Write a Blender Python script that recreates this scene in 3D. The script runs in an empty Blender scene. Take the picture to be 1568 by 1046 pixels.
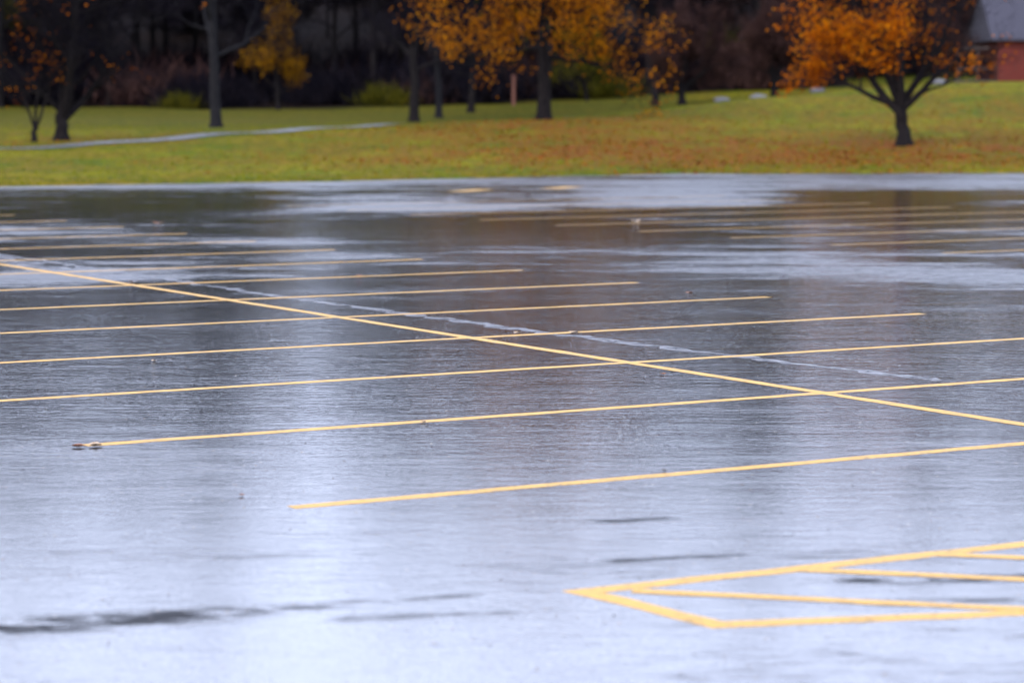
import bpy, math, random
import numpy as np
from mathutils import Vector

D = bpy.data
scene = bpy.context.scene
coll = scene.collection

# ------------------------------------------------------------------ helpers
def mesh_obj(name, verts, faces, mats=(), smooth=False, parent=None, midx=None):
    me = D.meshes.new(name)
    me.from_pydata([tuple(v) for v in verts] if not isinstance(verts, np.ndarray) else verts.tolist(), [],
                   faces.tolist() if isinstance(faces, np.ndarray) else faces)
    for m in mats: me.materials.append(m)
    if midx is not None:
        me.polygons.foreach_set('material_index', np.asarray(midx, dtype=np.int32))
    if smooth:
        me.polygons.foreach_set('use_smooth', np.ones(len(me.polygons), dtype=bool))
    me.update()
    ob = D.objects.new(name, me)
    coll.objects.link(ob)
    if parent: ob.parent = parent
    return ob

def new_mat(name):
    m = D.materials.new(name); m.use_nodes = True
    nt = m.node_tree; nt.nodes.clear()
    out = nt.nodes.new('ShaderNodeOutputMaterial')
    return m, nt, out
def N(nt, t, **kw):
    n = nt.nodes.new(t)
    for k, v in kw.items(): setattr(n, k, v)
    return n
def L(nt, a, b): nt.links.new(a, b)
def ramp(nt, fac, stops):
    r = nt.nodes.new('ShaderNodeValToRGB')
    el = r.color_ramp.elements
    while len(el) < len(stops): el.new(0.5)
    for e, (p, c) in zip(el, stops):
        e.position = p
        e.color = (c, c, c, 1) if isinstance(c, (int, float)) else (*c, 1)
    L(nt, fac, r.inputs[0]); return r.outputs[0]
def math_n(nt, op, a, b=None, clamp=False):
    n = nt.nodes.new('ShaderNodeMath'); n.operation = op; n.use_clamp = clamp
    for i, v in enumerate((a, b)):
        if v is None: continue
        if isinstance(v, (int, float)): n.inputs[i].default_value = v
        else: L(nt, v, n.inputs[i])
    return n.outputs[0]
def mixc(nt, fac, a, b, mode='MIX'):
    n = nt.nodes.new('ShaderNodeMixRGB'); n.blend_type = mode
    for i, v in enumerate((fac, a, b)):
        if isinstance(v, (int, float)): n.inputs[i].default_value = v
        elif isinstance(v, tuple): n.inputs[i].default_value = (*v, 1)
        else: L(nt, v, n.inputs[i])
    return n.outputs[0]
def noise(nt, vec, scale, detail=4, rough=0.55):
    n = nt.nodes.new('ShaderNodeTexNoise'); n.inputs['Scale'].default_value = scale
    n.inputs['Detail'].default_value = detail; n.inputs['Roughness'].default_value = rough
    L(nt, vec, n.inputs['Vector']); return n.outputs['Fac']
def mapping(nt, vec, scale=(1,1,1), rot=(0,0,0), loc=(0,0,0)):
    n = nt.nodes.new('ShaderNodeMapping')
    n.inputs['Scale'].default_value = scale; n.inputs['Rotation'].default_value = rot; n.inputs['Location'].default_value = loc
    L(nt, vec, n.inputs['Vector']); return n.outputs[0]
def bump(nt, h, strength, dist, prev=None):
    b = nt.nodes.new('ShaderNodeBump'); b.inputs['Distance'].default_value = dist
    if isinstance(strength, (int, float)): b.inputs['Strength'].default_value = strength
    else: L(nt, strength, b.inputs['Strength'])
    L(nt, h, b.inputs['Height'])
    if prev is not None: L(nt, prev, b.inputs['Normal'])
    return b.outputs[0]

# ------------------------------------------------------------------ site shape
EX = [-300,-90,-40,-12.7,-5,0,5,15,40,90,300]
EY = [30,45,58,67.5,71.5,75.3,79.0,79.5,84,90,95]
def edge(X): return np.interp(X, EX, EY) + 0.12*np.sin(np.asarray(X)*1.7)+0.08*np.sin(np.asarray(X)*4.1)
KX = np.array([-300,-60,-18,-9,1.3,13,22,34,60,300.])
KY = np.array([70,95,115,135,150,175,200,230,300,400,800.])
KZ = np.array([
 [0,.30,.60,.85,1.0,1.35,1.6,4.5,20,32,34],
 [0,.30,.60,.85,1.0,1.35,1.6,4.5,20,32,34],
 [0,.34,.66,.88,1.0,1.30,1.6,4.5,20,32,34],
 [0,.42,.82,.78,.85,1.35,1.8,4.5,20,32,34],
 [0,.60,1.30,.80,.75,1.55,2.2,4.8,21,33,34],
 [0,.42,1.40,2.40,1.75,2.2,2.7,5.0,21,33,34],
 [0,.60,1.8,3.00,2.6,2.7,3.0,5.0,21,33,34],
 [0,.60,1.9,3.15,3.0,3.2,3.3,5.0,21,34,34],
 [0,.60,2.0,3.2,3.3,3.5,3.6,5.2,21,34,34],
 [0,.60,2.0,3.2,3.4,3.5,3.6,5.2,21,34,34]])
def _bil(X, Y):
    e = np.interp(X, EX, EY)
    Yp = np.where(Y < 95, 70+(Y-e)/(95-e)*25, Y)
    Yp = np.clip(Yp, 70, 799.9); Xc = np.clip(X, -299, 299)
    i = np.clip(np.searchsorted(KX, Xc, side='right')-1, 0, len(KX)-2)
    j = np.clip(np.searchsorted(KY, Yp, side='right')-1, 0, len(KY)-2)
    u = (Xc-KX[i])/(KX[i+1]-KX[i]); v = (Yp-KY[j])/(KY[j+1]-KY[j])
    return (KZ[i,j]*(1-u)*(1-v)+KZ[i+1,j]*u*(1-v)+KZ[i,j+1]*(1-u)*v+KZ[i+1,j+1]*u*v)
def terrain(X, Y):
    X = np.asarray(X, float); Y = np.asarray(Y, float)
    z = 0
    for ox in (-3.,0,3.):
        for oy in (-5.,0,5.):
            z = z + _bil(X+ox, Y+oy)
    z = z/9
    d = Y-edge(X)
    near = np.clip(d/8, 0, 1)
    z = z*near + _bil(X, Y)*(1-near)
    z = z + (0.05*np.sin(X*.31+1)*np.sin(Y*.23)+.03*np.sin(X*.9+Y*.4))*np.clip(d/15,0,1)
    return np.where(d < -0.25, -0.06, np.where(d < .15, -0.06+(d+.25)/.4*.10, z+.04))
def tz(x, y): return float(terrain(np.array([x]), np.array([y]))[0])
def litter(X, Y):
    g = lambda cx, cy, rx, ry, a: a*np.exp(-((X-cx)/rx)**2-((Y-cy)/ry)**2)
    v = g(1.3,108,7,12,.85)+g(12,91,9,8,1.1)+g(5,88,8,8,.95)+g(22,98,8,12,.35)+g(-17,104,4,6,.35)+g(20,115,10,12,.25)+g(-4,84,6,5,.3)
    return np.clip(v, 0, 1)

# ------------------------------------------------------------------ materials
def mat_asphalt():
    m, nt, out = new_mat('wet_asphalt')
    tc = N(nt, 'ShaderNodeTexCoord').outputs['Object']
    rip = N(nt, 'ShaderNodeAttribute', attribute_name='ripple').outputs['Fac']
    damp = N(nt, 'ShaderNodeAttribute', attribute_name='damp').outputs['Fac']
    grit = N(nt, 'ShaderNodeAttribute', attribute_name='grit').outputs['Fac']
    st = mapping(nt, tc, scale=(0.36,1,1), rot=(0,0,math.radians(-14)))
    n1 = noise(nt, st, 0.34, 4, .62)
    n2 = noise(nt, st, 1.5, 5, .72)
    n3 = noise(nt, st, 9, 4, .7)
    n4 = noise(nt, tc, 110, 1, .5)
    n5 = noise(nt, mapping(nt, tc, scale=(.6,1,1)), 30, 3, .7)
    a = math_n(nt, 'MULTIPLY', math_n(nt, 'SUBTRACT', n1, .5), 2.8)
    b = math_n(nt, 'MULTIPLY', math_n(nt, 'SUBTRACT', n2, .5), 2.4)
    c = math_n(nt, 'MULTIPLY', math_n(nt, 'SUBTRACT', n3, .5), 2.0)
    s = math_n(nt, 'ADD', math_n(nt, 'ADD', math_n(nt, 'ADD', a, b), c), rip)
    rough = ramp(nt, s, [(0.0,.05),(.35,.10),(.6,.17),(1.0,.40)])
    grain = ramp(nt, n4, [(.35,(.008,.008,.010)),(.6,(.022,.022,.026)),(.72,(.20,.20,.20))])
    base = mixc(nt, ramp(nt, n2, [(.35,0.0),(.7,.5)]), grain, (.026,.026,.030))
    stg = math_n(nt, 'ADD', math_n(nt, 'MULTIPLY', grit, .42), .12)
    b1 = bump(nt, n4, .5, .0008)
    b15 = bump(nt, n5, .5, .0020, b1)
    b2 = bump(nt, n3, stg, .0065, b15)
    b3 = bump(nt, n2, stg, .016, b2)
    p = N(nt, 'ShaderNodeBsdfPrincipled'); p.inputs['IOR'].default_value = 1.64
    L(nt, base, p.inputs['Base Color']); L(nt, rough, p.inputs['Roughness']); L(nt, b3, p.inputs['Normal'])
    p2 = N(nt, 'ShaderNodeBsdfPrincipled'); p2.inputs['IOR'].default_value = 1.3
    p2.inputs['Roughness'].default_value = .55; p2.inputs['Specular IOR Level'].default_value = .12
    L(nt, mixc(nt, .5, base, (.012,.012,.015)), p2.inputs['Base Color']); L(nt, b15, p2.inputs['Normal'])
    # dark flecks painted in for tree reflections on the film, plus the damp streaks
    dark_refl = math_n(nt, 'MULTIPLY', ramp(nt, math_n(nt, 'ADD', math_n(nt, 'MULTIPLY', n3, .5), math_n(nt, 'MULTIPLY', n5, .5)), [(.48,0.0),(.57,1.0)]),
                 math_n(nt, 'MULTIPLY', grit, ramp(nt, n2, [(.36,.2),(.56,1.0)])))
    df = math_n(nt, 'MULTIPLY', damp, ramp(nt, noise(nt, mapping(nt, tc, scale=(1,2.5,1)), 3.0, 5, .65), [(.40,0.0),(.54,1.0)]))
    df = math_n(nt, 'MAXIMUM', df, dark_refl)
    mx = N(nt, 'ShaderNodeMixShader'); L(nt, df, mx.inputs[0]); L(nt, p.outputs[0], mx.inputs[1]); L(nt, p2.outputs[0], mx.inputs[2])
    L(nt, mx.outputs[0], out.inputs[0]); return m
def mat_paint(name, fade=0.0):
    m, nt, out = new_mat(name)
    tc = N(nt, 'ShaderNodeTexCoord').outputs['Object']
    n1 = noise(nt, tc, 26, 4, .75); n2 = noise(nt, tc, 1.6, 3); n3 = noise(nt, tc, 5, 4, .7)
    worn = ramp(nt, math_n(nt, 'ADD', math_n(nt, 'MULTIPLY', n1, .6), math_n(nt, 'MULTIPLY', n3, .4)), [(.50-.1*fade,0.0),(.64,.9)])
    c = mixc(nt, n2, (.85,.42,.02), (.76,.43,.05))
    c = mixc(nt, worn, c, (.17,.11,.035))
    p = N(nt, 'ShaderNodeBsdfPrincipled'); p.inputs['Roughness'].default_value = .42; p.inputs['IOR'].default_value = 1.33
    p.inputs['Specular IOR Level'].default_value = .32
    L(nt, c, p.inputs['Base Color']); L(nt, bump(nt, n1, .4, .002), p.inputs['Normal']); L(nt, p.outputs[0], out.inputs[0]); return m
def mat_seam():
    m, nt, out = new_mat('wet_pavement_seam')
    tc = N(nt, 'ShaderNodeTexCoord').outputs['Object']
    n1 = noise(nt, tc, 1.4, 5, .7)
    p = N(nt, 'ShaderNodeBsdfPrincipled'); p.inputs['IOR'].default_value = 1.62; p.inputs['Roughness'].default_value=.34
    L(nt, mixc(nt, n1, (.12,.12,.14), (.30,.31,.34)), p.inputs['Base Color'])  # pale base puts the sky's reflection on standing water into the colour
    tr = N(nt, 'ShaderNodeBsdfTransparent')
    mx = N(nt, 'ShaderNodeMixShader'); L(nt, ramp(nt, noise(nt, tc, 3.2, 7, .8), [(.38,0.0),(.62,.85)]), mx.inputs[0])
    L(nt, tr.outputs[0], mx.inputs[1]); L(nt, p.outputs[0], mx.inputs[2]); L(nt, mx.outputs[0], out.inputs[0]); return m
def mat_grass():
    m, nt, out = new_mat('autumn_lawn')
    tc = N(nt, 'ShaderNodeTexCoord').outputs['Object']
    lit = N(nt, 'ShaderNodeAttribute', attribute_name='litter').outputs['Fac']
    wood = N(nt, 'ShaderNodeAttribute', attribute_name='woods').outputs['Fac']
    far = N(nt, 'ShaderNodeAttribute', attribute_name='farlawn').outputs['Fac']
    sx = mapping(nt, tc, scale=(1,.35,1))
    n1 = noise(nt, tc, .10, 5, .65); n2 = noise(nt, sx, .6, 6, .7); n3 = noise(nt, sx, 3, 5, .7)
    c = mixc(nt, ramp(nt, n1, [(.42,0.0),(.58,1.0)]), (.25,.225,.007), (.095,.15,.008))
    c = mixc(nt, ramp(nt, n2, [(.40,0.0),(.58,.8)]), c, (.24,.15,.014))
    c = mixc(nt, math_n(nt, 'MULTIPLY', far, .8), c, (.10,.088,.013))
    c = mixc(nt, ramp(nt, n3, [(.40,.7),(.60,0.0)]), c, (.045,.055,.007))
    lf = math_n(nt, 'MULTIPLY', lit, ramp(nt, n2, [(.34,.1),(.52,1.0)]))
    lf2 = math_n(nt, 'MULTIPLY', lf, ramp(nt, n3, [(.34,.45),(.56,.95)]))
    c = mixc(nt, lf2, c, (.20,.058,.012))
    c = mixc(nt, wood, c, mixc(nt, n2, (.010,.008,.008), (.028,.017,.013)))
    p = N(nt, 'ShaderNodeBsdfPrincipled'); p.inputs['Roughness'].default_value=.95; p.inputs['Specular IOR Level'].default_value=.05
    L(nt, c, p.inputs['Base Color']); L(nt, bump(nt, n3, .9, .15), p.inputs['Normal']); L(nt, p.outputs[0], out.inputs[0]); return m
def mat_leaf(name, cols, trans=.35):
    m, nt, out = new_mat(name)
    g = N(nt, 'ShaderNodeNewGeometry'); tc = N(nt, 'ShaderNodeTexCoord').outputs['Object']
    f = math_n(nt, 'ADD', math_n(nt, 'MULTIPLY', g.outputs['Random Per Island'], .5), math_n(nt, 'MULTIPLY', math_n(nt,'SUBTRACT',noise(nt, tc, .9, 3),.28), 1.2))
    n = len(cols)
    c = ramp(nt, f, [(.1+.8*i/(n-1), cols[i]) for i in range(n)])
    d = N(nt, 'ShaderNodeBsdfDiffuse'); L(nt, c, d.inputs[0])
    if trans <= 0: L(nt, d.outputs[0], out.inputs[0]); return m
    t = N(nt, 'ShaderNodeBsdfTranslucent'); L(nt, c, t.inputs[0])
    mx = N(nt, 'ShaderNodeMixShader'); mx.inputs[0].default_value = trans
    L(nt, d.outputs[0], mx.inputs[1]); L(nt, t.outputs[0], mx.inputs[2]); L(nt, mx.outputs[0], out.inputs[0]); return m
def mat_bark(name, c1, c2):
    m, nt, out = new_mat(name)
    tc = N(nt, 'ShaderNodeTexCoord').outputs['Object']
    n1 = noise(nt, mapping(nt, tc, scale=(1,1,.25)), 14, 5, .7)
    p = N(nt, 'ShaderNodeBsdfPrincipled'); p.inputs['Roughness'].default_value=.9; p.inputs['Specular IOR Level'].default_value=.08
    L(nt, mixc(nt, ramp(nt, n1, [(.35,0.0),(.65,1.0)]), c1, c2), p.inputs['Base Color'])
    L(nt, bump(nt, n1, .7, .03), p.inputs['Normal'])
    L(nt, p.outputs[0], out.inputs[0]); return m
def mat_simple(name, c1, c2, scale=6, rough=.7, stretch=(1,1,1)):
    m, nt, out = new_mat(name)
    tc = N(nt, 'ShaderNodeTexCoord').outputs['Object']
    p = N(nt, 'ShaderNodeBsdfPrincipled'); p.inputs['Roughness'].default_value=rough
    L(nt, mixc(nt, noise(nt, mapping(nt, tc, scale=stretch), scale, 5, .6), c1, c2), p.inputs['Base Color'])
    L(nt, p.outputs[0], out.inputs[0]); return m
def mat_brick():
    m, nt, out = new_mat('red_brick')
    tc = N(nt, 'ShaderNodeTexCoord').outputs['Object']
    b = N(nt, 'ShaderNodeTexBrick'); b.inputs['Scale'].default_value = 1
    b.inputs['Brick Width'].default_value=.22; b.inputs['Row Height'].default_value=.075; b.inputs['Mortar Size'].default_value=.008
    b.inputs['Color1'].default_value=(.20,.028,.018,1); b.inputs['Color2'].default_value=(.13,.022,.016,1); b.inputs['Mortar'].default_value=(.12,.07,.06,1)
    L(nt, mapping(nt, tc, rot=(math.radians(90),0,0)), b.inputs['Vector'])
    p = N(nt, 'ShaderNodeBsdfPrincipled'); p.inputs['Roughness'].default_value=.9; p.inputs['Specular IOR Level'].default_value=.1
    L(nt, b.outputs[0], p.inputs['Base Color']); L(nt, p.outputs[0], out.inputs[0]); return m

M_asph = mat_asphalt(); M_paint = mat_paint('yellow_road_paint'); M_faded = mat_paint('faded_yellow_paint', 1.0); M_seam = mat_seam(); M_grass = mat_grass()
M_bark = mat_bark('dark_wet_bark', (.006,.005,.006), (.022,.018,.017))
M_barkg = mat_bark('grey_wet_bark', (.010,.010,.012), (.026,.024,.025))
M_twig = mat_leaf('bare_twigs', [(.004,.004,.008),(.010,.009,.013),(.022,.017,.020)], 0)
M_twigb = mat_leaf('brown_twigs', [(.024,.013,.014),(.050,.026,.023),(.085,.045,.036)], 0)
M_orange = mat_leaf('orange_leaves', [(.14,.035,.004),(.38,.115,.005),(.58,.20,.007),(.64,.27,.010)], .4)
M_deep = mat_leaf('deep_orange_leaves', [(.13,.03,.004),(.42,.10,.004),(.60,.17,.005),(.62,.23,.007)], .4)
M_yel = mat_leaf('yellow_leaves', [(.14,.055,.006),(.34,.15,.008),(.50,.25,.012)], .4)
M_ygr = mat_leaf('yellow_green_leaves', [(.035,.04,.006),(.08,.075,.010),(.17,.14,.014)], .3)
M_litter = mat_leaf('fallen_leaf_litter', [(.12,.032,.010),(.23,.07,.012),(.34,.125,.02)], 0)
M_blade = mat_leaf('grass_blades', [(.07,.095,.006),(.16,.175,.008),(.27,.235,.012)], .3)

# ------------------------------------------------------------------ lawn / terrain sheet
def make_grid(name, xs, rows, mat, zfun, ymap):
    X, R = np.meshgrid(xs, rows)
    Y = ymap(X, R); Z = zfun(X, Y)
    V = np.stack([X, Y, Z], -1).reshape(-1, 3)
    nx, ny = len(xs), len(rows)
    i = np.arange(ny-1)[:,None]*nx+np.arange(nx-1)[None,:]
    F = np.stack([i, i+1, i+nx+1, i+nx], -1).reshape(-1, 4)
    ob = mesh_obj(name, V, F, [mat], smooth=True)
    return ob, V
def set_attr(ob, name, vals):
    a = ob.data.attributes.new(name, 'FLOAT', 'POINT'); a.data.foreach_set('value', np.asarray(vals, dtype=np.float32))
xs = np.concatenate([[-600,-400,-250,-160,-120], np.arange(-90,-36,3), np.arange(-36,44,.8), np.arange(44,90,3), [100,140,200,300,450,600]])
rows = np.concatenate([[-400,-200,-80,-20,20,40,60,75,79], np.arange(79.4,81,.12), np.arange(81,120,.8), np.arange(120,240,1.5), np.arange(240,420,8), [450,550,700,900]])
def ymap_t(X, R):
    e = edge(X)
    return np.where(R < 40, R*np.minimum(1,(e/75)), np.where(R < 80, 40*np.minimum(1,e/75)+(R-40)/40*(e-40*np.minimum(1,e/75)), np.where(R < 110, e+(R-80)/30*(110-e), R)))
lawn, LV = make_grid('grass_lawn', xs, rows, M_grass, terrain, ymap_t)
set_attr(lawn, 'litter', litter(LV[:,0], LV[:,1]))
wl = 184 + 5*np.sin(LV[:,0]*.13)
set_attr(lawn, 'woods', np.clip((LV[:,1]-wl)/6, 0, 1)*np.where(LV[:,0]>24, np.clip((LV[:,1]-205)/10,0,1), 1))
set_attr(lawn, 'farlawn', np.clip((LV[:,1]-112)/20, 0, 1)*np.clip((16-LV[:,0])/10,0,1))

# ------------------------------------------------------------------ parking lot
lx = np.concatenate([np.arange(-260,-80,12), np.arange(-80,-16,4), np.arange(-16,-4,.3), np.arange(-4,4,.06), np.arange(4,16,.3), np.arange(16,80,4), np.arange(80,270,12)])
lr = np.concatenate([np.arange(-60,8,2), np.arange(8,20,.05), np.arange(20,40,.15), np.arange(40,80,.5), [80.0]])
def ymap_l(X, R):
    return np.where(R < 25, R, 25+(R-25)/55*(edge(X)-25))
lot, PV = make_grid('parking_lot', lx, lr, M_asph, lambda X, Y: X*0.0, ymap_l)
X, Y = PV[:,0], PV[:,1]
def G(cx, cy, rx, ry, a): return a*np.exp(-((X-cx)/rx)**2-((Y-cy)/ry)**2)
rip = 0.34 + 0*X
rip += .65*np.clip((Y-63)/6, 0, 1)
rip += G(-2.4,56,2.6,4,1.)+G(3.9,61,3,5,1.)+G(3.4,36,1.9,2.0,.8)+G(6.3,33,1.6,2.6,.65)+G(-5.6,33,1.1,2.0,.9)+G(-3.9,41,1.3,2.0,.6)
rip += G(10,38,2.5,5,.35)+G(-8,46,2,2,.4)
rip -= G(.7,46,2.6,6,.6)+G(7.7,57,2,8,1.1)+G(-7,54,3.2,5,.6)+G(-2,25,5,7,.42)+G(3,26,4,5,.32)
set_attr(lot, 'ripple', rip)
set_attr(lot, 'grit', np.clip((Y-14)/7.5, .05, 1)*np.clip((60-Y)/18, .25, 1)*np.clip(.75+.2*np.sin(X*.5+Y*.2), 0, 1))
def segd(ax, ay, bx, by):
    dx, dy = bx-ax, by-ay
    t = np.clip(((X-ax)*dx+(Y-ay)*dy)/(dx*dx+dy*dy), 0, 1)
    return np.hypot(X-(ax+t*dx), Y-(ay+t*dy)), t
damp = 0*X
for (a, b, w0, w1, s) in [((-2.6,10.98),(-1.27,11.46),.20,.14,1.1),((-1.27,11.46),(-.2,11.9),.11,.05,.6),((.45,14.0),(.8,14.1),.06,.05,1.),
                       ((-.7,11.35),(.0,11.5),.07,.05,.5),((.5,12.8),(1.1,12.95),.06,.04,.7),((1.6,12.25),(2.4,12.35),.10,.09,1.),((1.6,11.7),(2.3,11.8),.07,.06,.6),((-1.4,12.9),(-.7,13.0),.08,.05,.25)]:
    d, t = segd(*a, *b); w = w0+(w1-w0)*t
    damp = np.maximum(damp, s*np.exp(-(d/w)**2))
set_attr(lot, 'damp', np.clip(damp*1.5, 0, 1))

# ------------------------------------------------------------------ painted markings
rng = np.random.default_rng(5)
def strip_geo(pts, w, z, V, F, wob=.005, step=.2):
    pts = [np.array(p, float) for p in pts]
    out = []
    for j, (a, b) in enumerate(zip(pts[:-1], pts[1:])):
        n = max(1, int(np.linalg.norm(b-a)/step))
        for i in range(n): out.append((a+(b-a)*i/n, i == 0 and j > 0))
    out.append((pts[-1], False)); base = len(V)
    for i, (p, corner) in enumerate(out):
        d1 = out[min(i+1, len(out)-1)][0]-p if i < len(out)-1 else p-out[i-1][0]
        d0 = p-out[i-1][0] if i > 0 else d1
        d0 = d0/np.linalg.norm(d0); d1 = d1/np.linalg.norm(d1)
        d = d0+d1; d /= np.linalg.norm(d); nrm = np.array([-d[1], d[0]])
        k = 1/max(.3, float(np.dot(nrm, np.array([-d1[1], d1[0]]))))
        l = w/2*k+rng.normal(0, wob); r = w/2*k+rng.normal(0, wob)
        V.append((*(p+nrm*l), z)); V.append((*(p-nrm*r), z))
    for i in range(len(out)-1):
        k = base+2*i; F.append((k, k+1, k+3, k+2))
Z1, Z2 = .0010, .0020
u = np.array([.8545,.5195]); stepv = np.array([-1.3566, 2.342]); C2 = np.array([2.326, 20.17])
V, F = [], []
for k in range(1, 18):
    C = C2+(k-2)*stepv
    if k == 1: C = np.array([3.85, 17.55])
    strip_geo([C-5.9*u, C+5.37*u], .12, Z1, V, F)
mesh_obj('parking_stall_line', V, F, [M_paint])
V, F = [], []
strip_geo([C2-3.0*stepv, C2+16*stepv], .12, Z2, V, F)
mesh_obj('parking_row_centre_line', V, F, [M_paint])
V, F = [], []
L0 = np.array([6.13, 38.5]); st2 = np.array([-1.34, 2.1])
for k in range(-4, 9):
    strip_geo([L0+k*st2, L0+k*st2+11*u], .11, Z1, V, F)
mesh_obj('parking_stall_line', V, F, [M_faded])
V, F = [], []
A = np.array([.318,11.98]); B = np.array([.867,11.22]); ud = np.array([.8626,.5058])
strip_geo([A+ud*6.5, A, B, B+np.array([1.333,.27])*4.4], .125, Z1, V, F)
hd = np.array([.966,-.25])
strip_geo([(.54,12.0), np.array([.54,12.0])+hd*1.93], .105, Z2, V, F)
for s_, ln in [(1.22,3.2),(2.06,4.2),(2.95,4.6)]:
    q = A+ud*s_+np.array([-.04,-.04]) ; strip_geo([q, q+hd*ln], .105, Z2, V, F)
mesh_obj('hatched_island_marking', V, F, [M_paint])
V, F = [], []
for cx, cy in [(-1.0,64.5),(1.2,66.5),(-12.3,58.3)]:
    strip_geo([(cx-.3,cy-.7),(cx+.35,cy+.9)], .55, Z1, V, F, step=.5)
mesh_obj('painted_arrow_marking', V, F, [M_faded])
V, F = [], []
pts = [(-12,46.0),(-9,41.0),(-7.2,38.1),(-4.9,34.16),(-2.6,30.1),(.1,25.73),(1.9,23.1),(3.35,21.1)]
strip_geo(pts, .15, .0008, V, F, wob=.04, step=.15)
strip_geo([(-7.6,38.0),(-6.2,35.6),(-5.2,33.8),(-4.6,32.8)], .45, .0004, V, F, wob=.1, step=.3)
mesh_obj('pavement_seam', V, F, [M_seam])

# ------------------------------------------------------------------ footpath
V, F = [], []
P = [(-60,62),(-40,73),(-27,84),(-17.9,95),(-13,106),(-9,117),(-5,127),(0,135),(6,141),(14,147),(24,151),(36,153)]
pp = []
for a, b in zip(P[:-1], P[1:]):
    n = 16
    for i in range(n): pp.append((a[0]+(b[0]-a[0])*i/n, a[1]+(b[1]-a[1])*i/n))
pp = np.array(pp); ker = np.ones(9)/9
sm = np.stack([np.convolve(pp[:,i], ker, 'valid') for i in (0,1)], -1)
for i, p in enumerate(sm):
    d = sm[min(i+1,len(sm)-1)]-sm[max(i-1,0)]; d /= np.linalg.norm(d); n_ = np.array([-d[1], d[0]])
    for s in (-.9,-.45,0,.45,.9):
        q = p+n_*s; V.append((q[0], q[1], tz(*q)+.03))
for i in range(len(sm)-1):
    for j in range(4):
        k = 5*i+j; F.append((k, k+1, k+6, k+5))
M_path = mat_simple('wet_path_asphalt', (.09,.10,.12), (.16,.17,.20), 3, .4)
mesh_obj('footpath', V, F, [M_path], smooth=True)

# ------------------------------------------------------------------ leaves / quads helper
def quads(centres, sizes, rng, flat=0.0, aspect=.75):
    n = len(centres)
    nrm = rng.normal(size=(n,3)); nrm[:,2] += flat*3
    nrm /= np.linalg.norm(nrm, axis=1)[:,None]
    t = np.cross(nrm, rng.normal(size=(n,3))); t /= np.linalg.norm(t, axis=1)[:,None]
    b = np.cross(nrm, t)
    s = sizes[:,None]; c = centres
    V = np.stack([c-t*s, c-b*s*aspect+t*s*.1, c+t*s, c+b*s*aspect+t*s*.1], 1).reshape(-1,3)
    return V, np.arange(4*n).reshape(-1,4)
def slivers(base, dirs, lens, w, rng):
    n = len(base)
    side = np.cross(dirs, rng.normal(size=(n,3))); side /= np.linalg.norm(side, axis=1)[:,None]
    tip = base+dirs*lens[:,None]
    V = np.stack([base-side*w, base+side*w, tip], 1).reshape(-1,3)
    return V, np.arange(3*n).reshape(-1,3)

rg = np.random.default_rng(11)
n = 60000
gx = rg.uniform(-34, 34, n); gt = rg.uniform(0, 1, n)**1.6
gy = edge(gx)+.1+gt*(135-edge(gx))
keep = np.abs(gx) < gy*.24
gx, gy = gx[keep], gy[keep]; n = len(gx)
base = np.stack([gx, gy, terrain(gx, gy)-.01], -1)
dirs = rg.normal(0, .35, (n,3)); dirs[:,2] = 1; dirs /= np.linalg.norm(dirs, axis=1)[:,None]
Vb, Fb = slivers(base, dirs, rg.uniform(.04,.11,n), .018, rg)
mesh_obj('grass_blades', Vb, Fb, [M_blade])
n = 70000
gx = rg.uniform(-26, 40, n); gy = edge(gx)-.4+rg.uniform(0, 1, n)**1.3*50
clump = .5+.5*np.sin(gx*.9+2*np.sin(gy*.35))*np.sin(gy*.5+gx*.3)
keep = rg.uniform(0,1,n) < litter(gx, gy)*.7*(.3+.7*clump)
gx, gy = gx[keep], gy[keep]
Vl, Fl = quads(np.stack([gx, gy, np.maximum(terrain(gx, gy), 0)+.03], -1), rg.uniform(.035,.07,len(gx)), rg, flat=.8)
mesh_obj('fallen_leaves', Vl, Fl, [M_litter])

# ------------------------------------------------------------------ trees
def nrmz(v): return v/np.linalg.norm(v)
class Geo:
    def __init__(s): s.V=[]; s.F=[]; s.M=[]
    def tube(s, pts, rad, n):
        base = len(s.V)
        for i, p in enumerate(pts):
            d = nrmz(pts[min(i+1,len(pts)-1)]-pts[max(i-1,0)])
            a = nrmz(np.cross(d, np.array([.31,.87,.12]) if abs(d[1])<.9 else np.array([1.,0,0]))); b = np.cross(d, a)
            for k in range(n):
                t = 2*math.pi*k/n
                s.V.append(p+(a*math.cos(t)+b*math.sin(t))*rad[i])
        for i in range(len(pts)-1):
            for k in range(n):
                k2 = (k+1)%n
                s.F.append((base+i*n+k, base+i*n+k2, base+(i+1)*n+k2, base+(i+1)*n+k)); s.M.append(0)
    def add(s, V, F, mi):
        o = len(s.V); s.V.extend(list(V)); s.F.extend([tuple(f) for f in (np.asarray(F)+o).tolist()]); s.M.extend([mi]*len(F))

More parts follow.
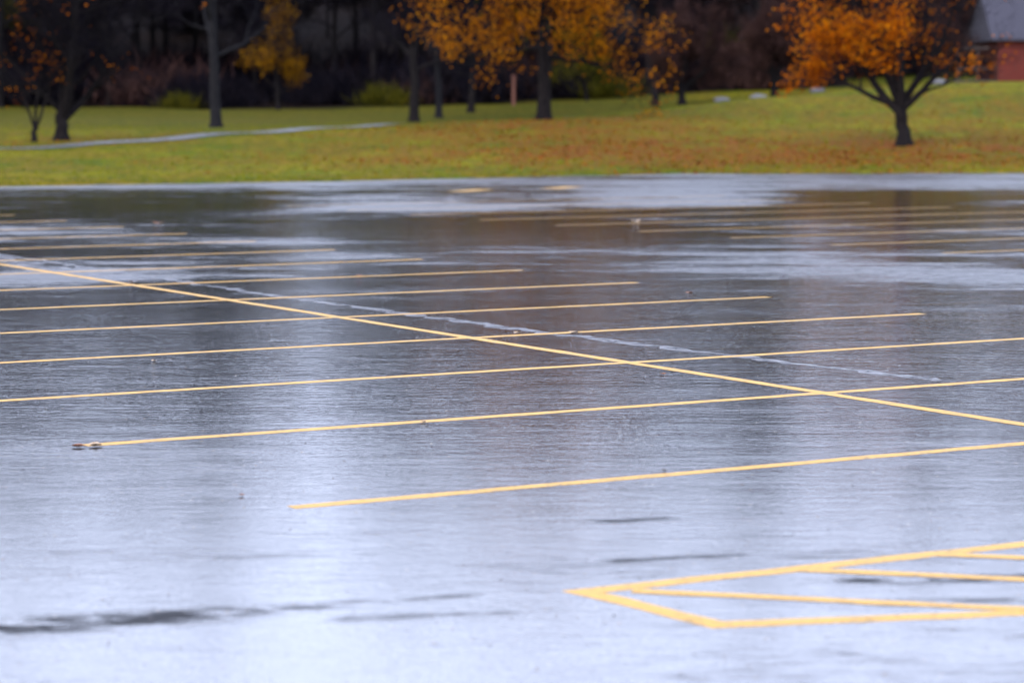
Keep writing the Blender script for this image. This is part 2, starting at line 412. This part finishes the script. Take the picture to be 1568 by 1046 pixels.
def grow_tree(seed, H, r0, mode, fork, nl, spread, nch=(5,4,4), elev=(12,60), gn=.16, up=.05, dirs0=None, sides=8, trunk_j=.05, inner=.18):
    rng = np.random.default_rng(seed); g = Geo(); sites = []
    def branch(p, d, Ln, r, lev):
        ns = 6 if lev == 0 else (4 if lev == 1 else 3)
        pts=[p]; rad=[r]; dd=[d]
        for i in range(ns):
            d = nrmz(d+rng.normal(0, gn, 3)+np.array([0,0,up+.05*lev]))
            p = p+d*Ln/ns; pts.append(p); rad.append(max(.006, r*(1-.72*(i+1)/ns))); dd.append(d)
        g.tube(pts, rad, sides if lev == 0 else (5 if lev == 1 else 3))
        if lev >= 1:
            for i in range(1, ns+1): sites.append((pts[i], dd[i], lev))
        if lev < len(nch):
            for c in range(nch[lev]):
                t = rng.uniform(inner, 1.0)*ns; i = min(int(t), ns-1); f = t-i
                q = pts[i]*(1-f)+pts[i+1]*f
                ax = nrmz(rng.normal(size=3)); perp = nrmz(np.cross(dd[i+1], ax))
                an = math.radians(rng.uniform(28, 62))
                nd = nrmz(dd[i+1]*math.cos(an)+perp*math.sin(an))
                branch(q, nd, Ln*rng.uniform(.42,.66), (rad[i]*(1-f)+rad[i+1]*f)*.6, lev+1)
    top = fork if mode == 'fork' else H*.93
    nseg = 5 if mode == 'fork' else 12
    pts=[np.zeros(3)-np.array([0,0,.15])]; rad=[r0*1.7]; p = np.array([0,0,.3]); pts.append(p); rad.append(r0*1.1)
    for i in range(nseg):
        p = p+np.array([rng.normal(0,trunk_j), rng.normal(0,trunk_j), (top-.3)/nseg]); pts.append(p)
        rad.append(r0*(1-(.12 if mode=='fork' else .88)*(i+1)/nseg))
    g.tube(pts, rad, 10)
    for k in range(nl):
        az = 2*math.pi*(k*.382)+rng.uniform(-.4,.4)
        if mode == 'fork':
            if dirs0 is not None:
                a, e, ln = dirs0[k % len(dirs0)]; az = math.radians(a)
            else: e, ln = rng.uniform(*elev), rng.uniform(.8,1.1)
            e = math.radians(e)
            d = np.array([math.cos(az)*math.cos(e), math.sin(az)*math.cos(e), math.sin(e)])
            branch(pts[-1]-np.array([0,0,rng.uniform(0,.3)]), d, spread*ln, r0*rng.uniform(.5,.66), 0)
        else:
            t = (k+.3)/nl; h = fork+(top-fork)*t
            i2 = np.searchsorted([pp_[2] for pp_ in pts], h); i2 = min(max(i2,1), len(pts)-1)
            a_, b_ = pts[i2-1], pts[i2]; w = (h-a_[2])/(b_[2]-a_[2]); q = a_*(1-w)+b_*w
            e = math.radians(elev[0]+(elev[1]-elev[0])*t+rng.uniform(-8,8))
            d = np.array([math.cos(az)*math.cos(e), math.sin(az)*math.cos(e), math.sin(e)])
            branch(q, d, spread*(1-.62*t)*rng.uniform(.8,1.1), min(rad[i2]*.6, r0*.42), 0)
    return g, sites, rng
def add_twigs(g, sites, rng, per, ln, w, mi, spread=.12):
    B = np.array([s[0] for s in sites for _ in range(per)]); Dd = np.array([s[1] for s in sites for _ in range(per)])
    B = B+rng.normal(0, spread, B.shape)
    Dd = Dd+rng.normal(0, .6, Dd.shape)+np.array([0,0,.25]); Dd /= np.linalg.norm(Dd, axis=1)[:,None]
    V, F = slivers(B, Dd, rng.uniform(ln*.5, ln*1.2, len(B)), w, rng); g.add(V, F, mi)
def add_leaves(g, sites, rng, per, sig, size, mi, prob=lambda p: 1.0):
    pts = [s[0] for s in sites if rng.uniform() < prob(s[0])]
    if not pts: return
    C = np.repeat(np.array(pts), per, 0); C = C+rng.normal(0, sig, C.shape)
    V, F = quads(C, rng.uniform(size*.6, size*1.2, len(C)), rng); g.add(V, F, mi)
def finish_tree(name, g, mats, loc):
    V = np.array(g.V)
    ob = mesh_obj(name, V, g.F, mats, midx=g.M)
    ob.data.polygons.foreach_set('use_smooth', np.array([m == 0 for m in g.M]))
    ob.location = (loc[0], loc[1], tz(loc[0], loc[1])-.02)
    return ob
def cn(p, s=1.0, o=0.0): return .5+.5*math.sin(p[0]*1.3*s+o)*math.sin(p[1]*1.1*s+1.3*o)+.35*math.sin(p[2]*1.9*s+o+p[0]*.6)

# right maple : low fork, deep orange leaves mostly on left side
g, s, r = grow_tree(21, 8.5, .24, 'fork', 1.35, 7, 4.3, nch=(6,4,4), gn=.12, up=.05,
    dirs0=[(172,46,1.0),(8,64,.9),(95,70,1.),(200,64,1.1),(-30,60,.8),(160,30,.7),(270,68,.9)])
add_twigs(g, s, r, 2, .4, .008, 2)
add_leaves(g, s, r, 9, .2, .07, 1, lambda p: (.8 if p[0] < -.3 else (.24 if p[0] < 1.4 else .08))*(1 if cn(p,1.2) > .48 else .12)*(1 if p[2] > 2.4 else .3))
finish_tree('maple_tree', g, [M_bark, M_deep, M_twig], (13.7, 95))
# centre maple
g, s, r = grow_tree(14, 11.0, .30, 'leader', 2.6, 22, 4.7, nch=(7,4,4), elev=(6,60), gn=.12, up=.01, trunk_j=.025, inner=.08)
add_twigs(g, s, r, 3, .4, .008, 2)
add_leaves(g, s, r, 7, .22, .07, 1, lambda p: (.72 if cn(p,1.1,.7) > .32 else .22)*(1.0 if p[2] > 2.5 else .35))
add_leaves(g, s, r, 5, .24, .07, 3, lambda p: .22 if (p[2] < 4.0 and abs(p[0]-.8) < 1.6) else .01)
finish_tree('maple_tree', g, [M_bark, M_orange, M_twig, M_ygr], (1.35, 115))
# left bare spreading tree
g, s, r = grow_tree(33, 10, .25, 'fork', 1.1, 7, 5.0, nch=(6,5,4), gn=.15, up=.06,
    dirs0=[(175,48,1.),(5,42,.9),(80,66,1.),(215,70,1.1),(-30,60,1.),(120,58,1.),(285,72,1.)])
add_twigs(g, s, r, 4, .6, .008, 2)
add_leaves(g, s, r, 4, .25, .06, 1, lambda p: .06 if p[0] < -1 else .01)
finish_tree('bare_tree', g, [M_bark, M_deep, M_twig], (-17.4, 105))
g, s, r = grow_tree(35, 5, .10, 'fork', .7, 3, 3.2, nch=(5,4,3), gn=.12, up=.12, dirs0=[(170,72,1.),(10,62,.9),(90,80,1.)])
add_twigs(g, s, r, 5, .45, .007, 2); add_leaves(g, s, r, 4, .2, .055, 1, lambda p: .08)
finish_tree('bare_sapling', g, [M_bark, M_deep, M_twig], (-18.35, 104.4))
for i, (x, y, H, r0, fork, nl, sp, sd, mt) in enumerate([(-13.6,125,17,.25,3.0,16,5.0,41,M_barkg),(-5.4,150,13,.27,2.6,14,4.6,42,M_bark),(-4.2,156,12,.20,3.0,12,3.4,43,M_barkg),
      (-2.5,166,10,.22,2.5,12,3.6,44,M_bark),(8.7,165,11,.22,2.0,12,3.6,45,M_barkg)]):
    g, s, r = grow_tree(sd, H, r0, 'leader', fork, nl, sp, nch=(5,4,4), elev=(25,68), gn=.15, up=.06)
    add_twigs(g, s, r, 4, .6, .012, 1)
    finish_tree('bare_tree', g, [mt, M_twig], (x, y))
for (x, y, H, sp, sd) in [(10,160,6,3.2,51),(16,166,6.5,3.4,52),(24.5,172,8,4.2,53)]:
    g, s, r = grow_tree(sd, H, .22, 'fork', 1.0, 8, sp, nch=(5,5,4), gn=.14, up=.05, elev=(30,80))
    add_twigs(g, s, r, 7, .5, .014, 1); add_leaves(g, s, r, 2, .2, .07, 1, lambda p: .8)
    finish_tree('brown_ornamental_tree', g, [M_bark, M_twigb], (x, y))
g, s, r = grow_tree(61, 7.5, .13, 'leader', .8, 14, 2.3, nch=(5,4,3), elev=(30,72), gn=.13, up=.08)
add_leaves(g, s, r, 5, .22, .08, 1, lambda p: .5 if cn(p,1.3,.4) > .5 else .10); add_twigs(g, s, r, 2, .4, .01, 2)
finish_tree('yellow_tree', g, [M_bark, M_yel, M_twig], (-15.2, 177))
g, s, r = grow_tree(62, 5.0, .10, 'leader', .6, 12, 2.2, nch=(5,4,3), elev=(20,70), gn=.13, up=.08)
add_leaves(g, s, r, 4, .25, .08, 1, lambda p: .35); add_twigs(g, s, r, 3, .4, .01, 1)
finish_tree('yellow_green_tree', g, [M_bark, M_ygr], (5.0, 182))

# distant woodland
wood = D.objects.new('distant_woodland', None); coll.objects.link(wood)
vars_ = []
for i in range(5):
    g, s, r = grow_tree(100+i, 25, .30, 'leader', 4+2*(i%3), 17, 6.2, nch=(5,4,2), elev=(30,72), gn=.16, up=.07, sides=5)
    add_twigs(g, s, r, 5, 1.2, .036, 1, .3)
    V = np.array(g.V); me = D.meshes.new('bare_wood_tree_mesh'); me.from_pydata(V.tolist(), [], g.F)
    me.materials.append(M_bark); me.materials.append(M_twigb if i >= 3 else M_twig)
    me.polygons.foreach_set('material_index', np.array(g.M, dtype=np.int32)); me.update(); vars_.append(me)
rw = np.random.default_rng(77)
k = 0
for row, (yy, sp) in enumerate([(192,6),(201,6),(212,6.5),(225,7),(242,8),(262,9)]):
    x = -95+rw.uniform(0,3)
    while x < 105:
        xx = x+rw.uniform(-2,2); y2 = yy+rw.uniform(-3,3)
        x += sp*rw.uniform(.7,1.3)
        if xx > 24 and y2 < 215: continue
        gap = math.exp(-((xx+17)/3.4)**2)
        brown = xx > 3
        vi = rw.choice(5, p=[.14,.13,.13,.3,.3] if brown else [.32,.32,.30,.03,.03])
        ob = D.objects.new('wood_tree_%03d' % k, vars_[vi]); k += 1
        coll.objects.link(ob); ob.parent = wood
        ob.location = (xx, y2, tz(xx, y2)-.1); ob.rotation_euler[2] = rw.uniform(0,6.28)
        sc = rw.uniform(.78,1.1)*(1-.55*gap); ob.scale = (sc,sc,sc)
brush = D.objects.new('underbrush', None); coll.objects.link(brush)
bm_ = []
for i, mt in enumerate([M_twig, M_twigb, M_ygr]):
    r = np.random.default_rng(200+i); n = 1300
    B = r.normal(0, .8, (n,3)); B[:,2] = np.abs(r.normal(0, .55, n))
    Dd = r.normal(0,.5,(n,3)); Dd[:,2] = 1; Dd /= np.linalg.norm(Dd, axis=1)[:,None]
    V, F = slivers(B, Dd, r.uniform(.4,1.3,n), .025 if i < 2 else .035, r)
    me = D.meshes.new('brush_mesh'); me.from_pydata(V.tolist(), [], F.tolist()); me.materials.append(mt); me.update(); bm_.append(me)
for k in range(260):
    xx = rw.uniform(-80, 90); y2 = rw.uniform(187, 225) if rw.uniform()<.8 else rw.uniform(225,280)
    if xx > 24: y2 += 22
    c = rw.choice(3, p=[.80,.17,.03] if xx < 0 else [.50,.45,.05])
    ob = D.objects.new('brush_%03d' % k, bm_[c]); coll.objects.link(ob); ob.parent = brush
    s_ = rw.uniform(.8,2.0); ob.location = (xx, y2, tz(xx,y2)); ob.rotation_euler[2] = rw.uniform(0,6.28); ob.scale = (s_*1.3,s_*1.3,s_)
for (x, y, s_) in [(-8.6,184,.8),(-22.5,185,.6),(7,188,.9)]:
    ob = D.objects.new('yellow_green_shrub', bm_[2]); coll.objects.link(ob)
    ob.location = (x, y, tz(x,y)); ob.scale = (s_*1.2,s_*1.2,s_)

# ------------------------------------------------------------------ brick house
house = D.objects.new('brick_house', None); coll.objects.link(house)
hx, hy = 33.2, 186.0; hz = 3.3
house.location = (hx, hy, hz)
def box(name, x0,x1,y0,y1,z0,z1, mat, par):
    V = [(x0,y0,z0),(x1,y0,z0),(x1,y1,z0),(x0,y1,z0),(x0,y0,z1),(x1,y0,z1),(x1,y1,z1),(x0,y1,z1)]
    F = [(0,3,2,1),(4,5,6,7),(0,1,5,4),(1,2,6,5),(2,3,7,6),(3,0,4,7)]
    return mesh_obj(name, V, F, [mat], parent=par)
M_brick = mat_brick(); M_roof = mat_simple('grey_shingles', (.042,.040,.058), (.08,.076,.10), 5, .95, (1,6,6))
M_trim = mat_simple('dark_trim', (.06,.045,.04), (.10,.07,.06), 5); M_glass = mat_simple('window_glass', (.02,.025,.03), (.03,.035,.04), 2, .08)
M_white = mat_simple('white_trim', (.5,.5,.5), (.62,.62,.62), 5)
box('walls', 0,18,0,9,-.6,2.8, M_brick, house)
V = [(-.6,-.6,2.75),(18.6,-.6,2.75),(18.6,9.6,2.75),(-.6,9.6,2.75),(-.5,4.5,6.0),(18.5,4.5,6.0),(-.6,-.6,2.93),(18.6,-.6,2.93),(18.6,9.6,2.93),(-.6,9.6,2.93)]
F = [(0,3,2,1),(0,1,7,6),(1,2,8,7),(2,3,9,8),(3,0,6,9),(6,7,5,4),(8,9,4,5),(9,6,4),(7,8,5)]
mesh_obj('roof', V, F, [M_roof], parent=house)
for i, wx in enumerate((3.2,6.4,12.5,15.5)):
    box('window_%d'%i, wx,wx+1.3,-.03,.0,1.0,2.2, M_glass, house)
    box('window_frame_top_%d'%i, wx-.1,wx+1.4,-.06,-.001,2.203,2.32, M_white, house)
    box('window_sill_%d'%i, wx-.1,wx+1.4,-.08,-.001,.88,.997, M_white, house)
box('door', 9.2,10.2,-.04,0,0,2.1, M_trim, house)
box('chimney', 12,13,5.5,6.3,4.5,7.2, M_brick, house)
box('porch_floor', -2.8,-.01,.5,6,-.5,.1, M_trim, house)
for i, (px, py) in enumerate([(-2.7,.6),(-2.7,5.7),(-1.4,.6)]): box('porch_post_%d'%i, px,px+.16,py,py+.16,.1,2.2, M_trim, house)
box('porch_roof', -3.0,-.61,.3,6.2,2.2,2.35, M_trim, house)
box('porch_rail', -2.7,-.1,.62,.70,.85,.95, M_trim, house)

M_wood = mat_simple('reddish_wood', (.13,.05,.035), (.22,.08,.05), 8)
po = D.objects.new('wooden_post', None); coll.objects.link(po); po.location = (.1,178,tz(.1,178))
box('shaft', -.10,.10,-.10,.10,-.2,1.9, M_wood, po); box('cap', -.14,.14,-.14,.14,1.902,1.99, M_wood, po)
M_rock = mat_simple('grey_rock', (.10,.10,.11), (.22,.22,.24), 4)
import bmesh
for (x, y, s_) in [(22.0,141,.28),(12.3,160,.3),(14.3,158,.32),(18.6,166,.3)]:
    bm = bmesh.new(); bmesh.ops.create_icosphere(bm, subdivisions=3, radius=s_)
    for v in bm.verts:
        q = v.co; v.co = q*(1+.22*math.sin(q.x*9/s_*.3+x)*math.sin(q.y*8/s_*.3)+.1*math.sin(q.z*12/s_*.3)); v.co.x *= 1.5; v.co.z *= .75
    me = D.meshes.new('boulder'); bm.to_mesh(me); bm.free(); me.materials.append(M_rock)
    ob = D.objects.new('boulder', me); coll.objects.link(ob); ob.location = (x, y, tz(x,y)+s_*.2)

# ------------------------------------------------------------------ leaves lying on the asphalt
def leaf(x, y, s_, rot, mat, seed):
    rr = random.Random(seed)
    out = []
    for i in range(20):
        a = 2*math.pi*i/20
        r_ = s_*(.55+.45*abs(math.cos(a*2.5)))*(1 if i%2 else .8)
        out.append((r_*math.cos(a), r_*math.sin(a)*.8, .003+.25*s_*abs(math.sin(a+seed))+rr.uniform(0,.005)))
    V = [(0,0,.002)]+out
    F = [(0,i+1,(i+1)%20+1) for i in range(20)]
    V += [(-s_*.9,-.003,.006),(-s_*.9,.003,.006),(-s_*1.7,.006,.012)]; F.append((21,22,23))
    ob = mesh_obj('fallen_leaf', V, F, [mat]); ob.location = (x, y, 0.003); ob.rotation_euler[2] = rot
M_l1 = mat_simple('brown_leaf', (.22,.07,.03), (.36,.16,.08), 30, .4); M_l2 = mat_simple('pale_leaf', (.5,.33,.18), (.65,.5,.35), 30, .35)
M_l3 = mat_simple('dark_wet_leaf', (.03,.018,.012), (.08,.04,.02), 30, .3)
for i, (x, y, s_, m_) in enumerate([(-2.74,17.0,.055,M_l1),(-2.64,17.05,.065,M_l2),(.58,25.3,.06,M_l2),(.05,25.3,.05,M_l2),(-4.5,32.2,.12,M_l3),(-6.2,47.5,.12,M_l1),(2.2,48.2,.14,M_l2),
      (-1.9,33.5,.05,M_l1),(1.2,21.5,.035,M_l1),(-.6,18.3,.03,M_l2),(-1.5,14.9,.02,M_l1),(.9,15.9,.02,M_l3),(2.0,30.5,.05,M_l1),(-3.,22.6,.03,M_l2)]):
    leaf(x, y, s_, i*1.3, m_, i)
rd = np.random.default_rng(3); n = 3200
yy = 10+rd.uniform(0,1,n)**1.1*35; xx = rd.uniform(-.2,.2,n)*yy
Vd, Fd = quads(np.stack([xx,yy,np.full(n,.004)],-1), rd.uniform(.003,.011,n), rd, flat=3)
Vd[:,2] = np.clip(Vd[:,2], .003, .0055)
mesh_obj('leaf_debris', Vd, Fd, [mat_leaf('debris', [(.08,.05,.03),(.3,.22,.15),(.7,.68,.66)], 0)])

# ------------------------------------------------------------------ light
w = D.worlds.new('World'); scene.world = w; w.use_nodes = True
nt = w.node_tree; nt.nodes.clear()
so = N(nt, 'ShaderNodeOutputWorld'); bg = N(nt, 'ShaderNodeBackground'); bg.inputs['Strength'].default_value = .1
sk = N(nt, 'ShaderNodeTexSky'); sk.sky_type = 'NISHITA'; sk.sun_disc = False
sk.sun_elevation = math.radians(40); sk.sun_rotation = math.radians(215); sk.air_density = 1; sk.dust_density = 3
tc = N(nt, 'ShaderNodeTexCoord').outputs['Generated']
sep = N(nt, 'ShaderNodeSeparateXYZ'); L(nt, tc, sep.inputs[0])
cl = noise(nt, mapping(nt, tc, scale=(1,1,3)), 2.2, 5, .55)
oc = mixc(nt, ramp(nt, cl, [(.35,0.0),(.65,1.0)]), (12.4,13.9,18.6), (15.8,17.6,23.))
low = ramp(nt, sep.outputs['Z'], [(.0,.66),(.11,.74),(.19,.98),(.32,1.0),(.7,.38)])
oc = mixc(nt, 1.0, oc, low, 'MULTIPLY')
oc2 = mixc(nt, 1.0, oc, (1.88,1.88,1.90), 'MULTIPLY')
L(nt, mixc(nt, .86, sk.outputs[0], oc2), bg.inputs[0]); L(nt, bg.outputs[0], so.inputs[0])
sl = D.lights.new('sun', 'SUN'); sl.energy = 1.5; sl.angle = math.radians(15); sl.color = (1,.90,.74)
so_ = D.objects.new('sun', sl); coll.objects.link(so_)
az = math.radians(215); el = math.radians(40)
sd = Vector((math.sin(az)*math.cos(el), math.cos(az)*math.cos(el), math.sin(el)))
so_.rotation_euler = sd.to_track_quat('Z', 'Y').to_euler()

# ------------------------------------------------------------------ camera
cam = D.cameras.new('camera'); co = D.objects.new('camera', cam); coll.objects.link(co)
co.location = (0,0,2.2); co.rotation_euler = (math.radians(90-5.135), 0, 0)
cam.lens = 95.3; cam.sensor_width = 36; cam.clip_end = 3000
cam.dof.use_dof = True; cam.dof.focus_distance = 21; cam.dof.aperture_fstop = 1.9
scene.camera = co
scene.view_settings.view_transform = 'Standard'; scene.view_settings.look = 'None'; scene.view_settings.exposure = 0
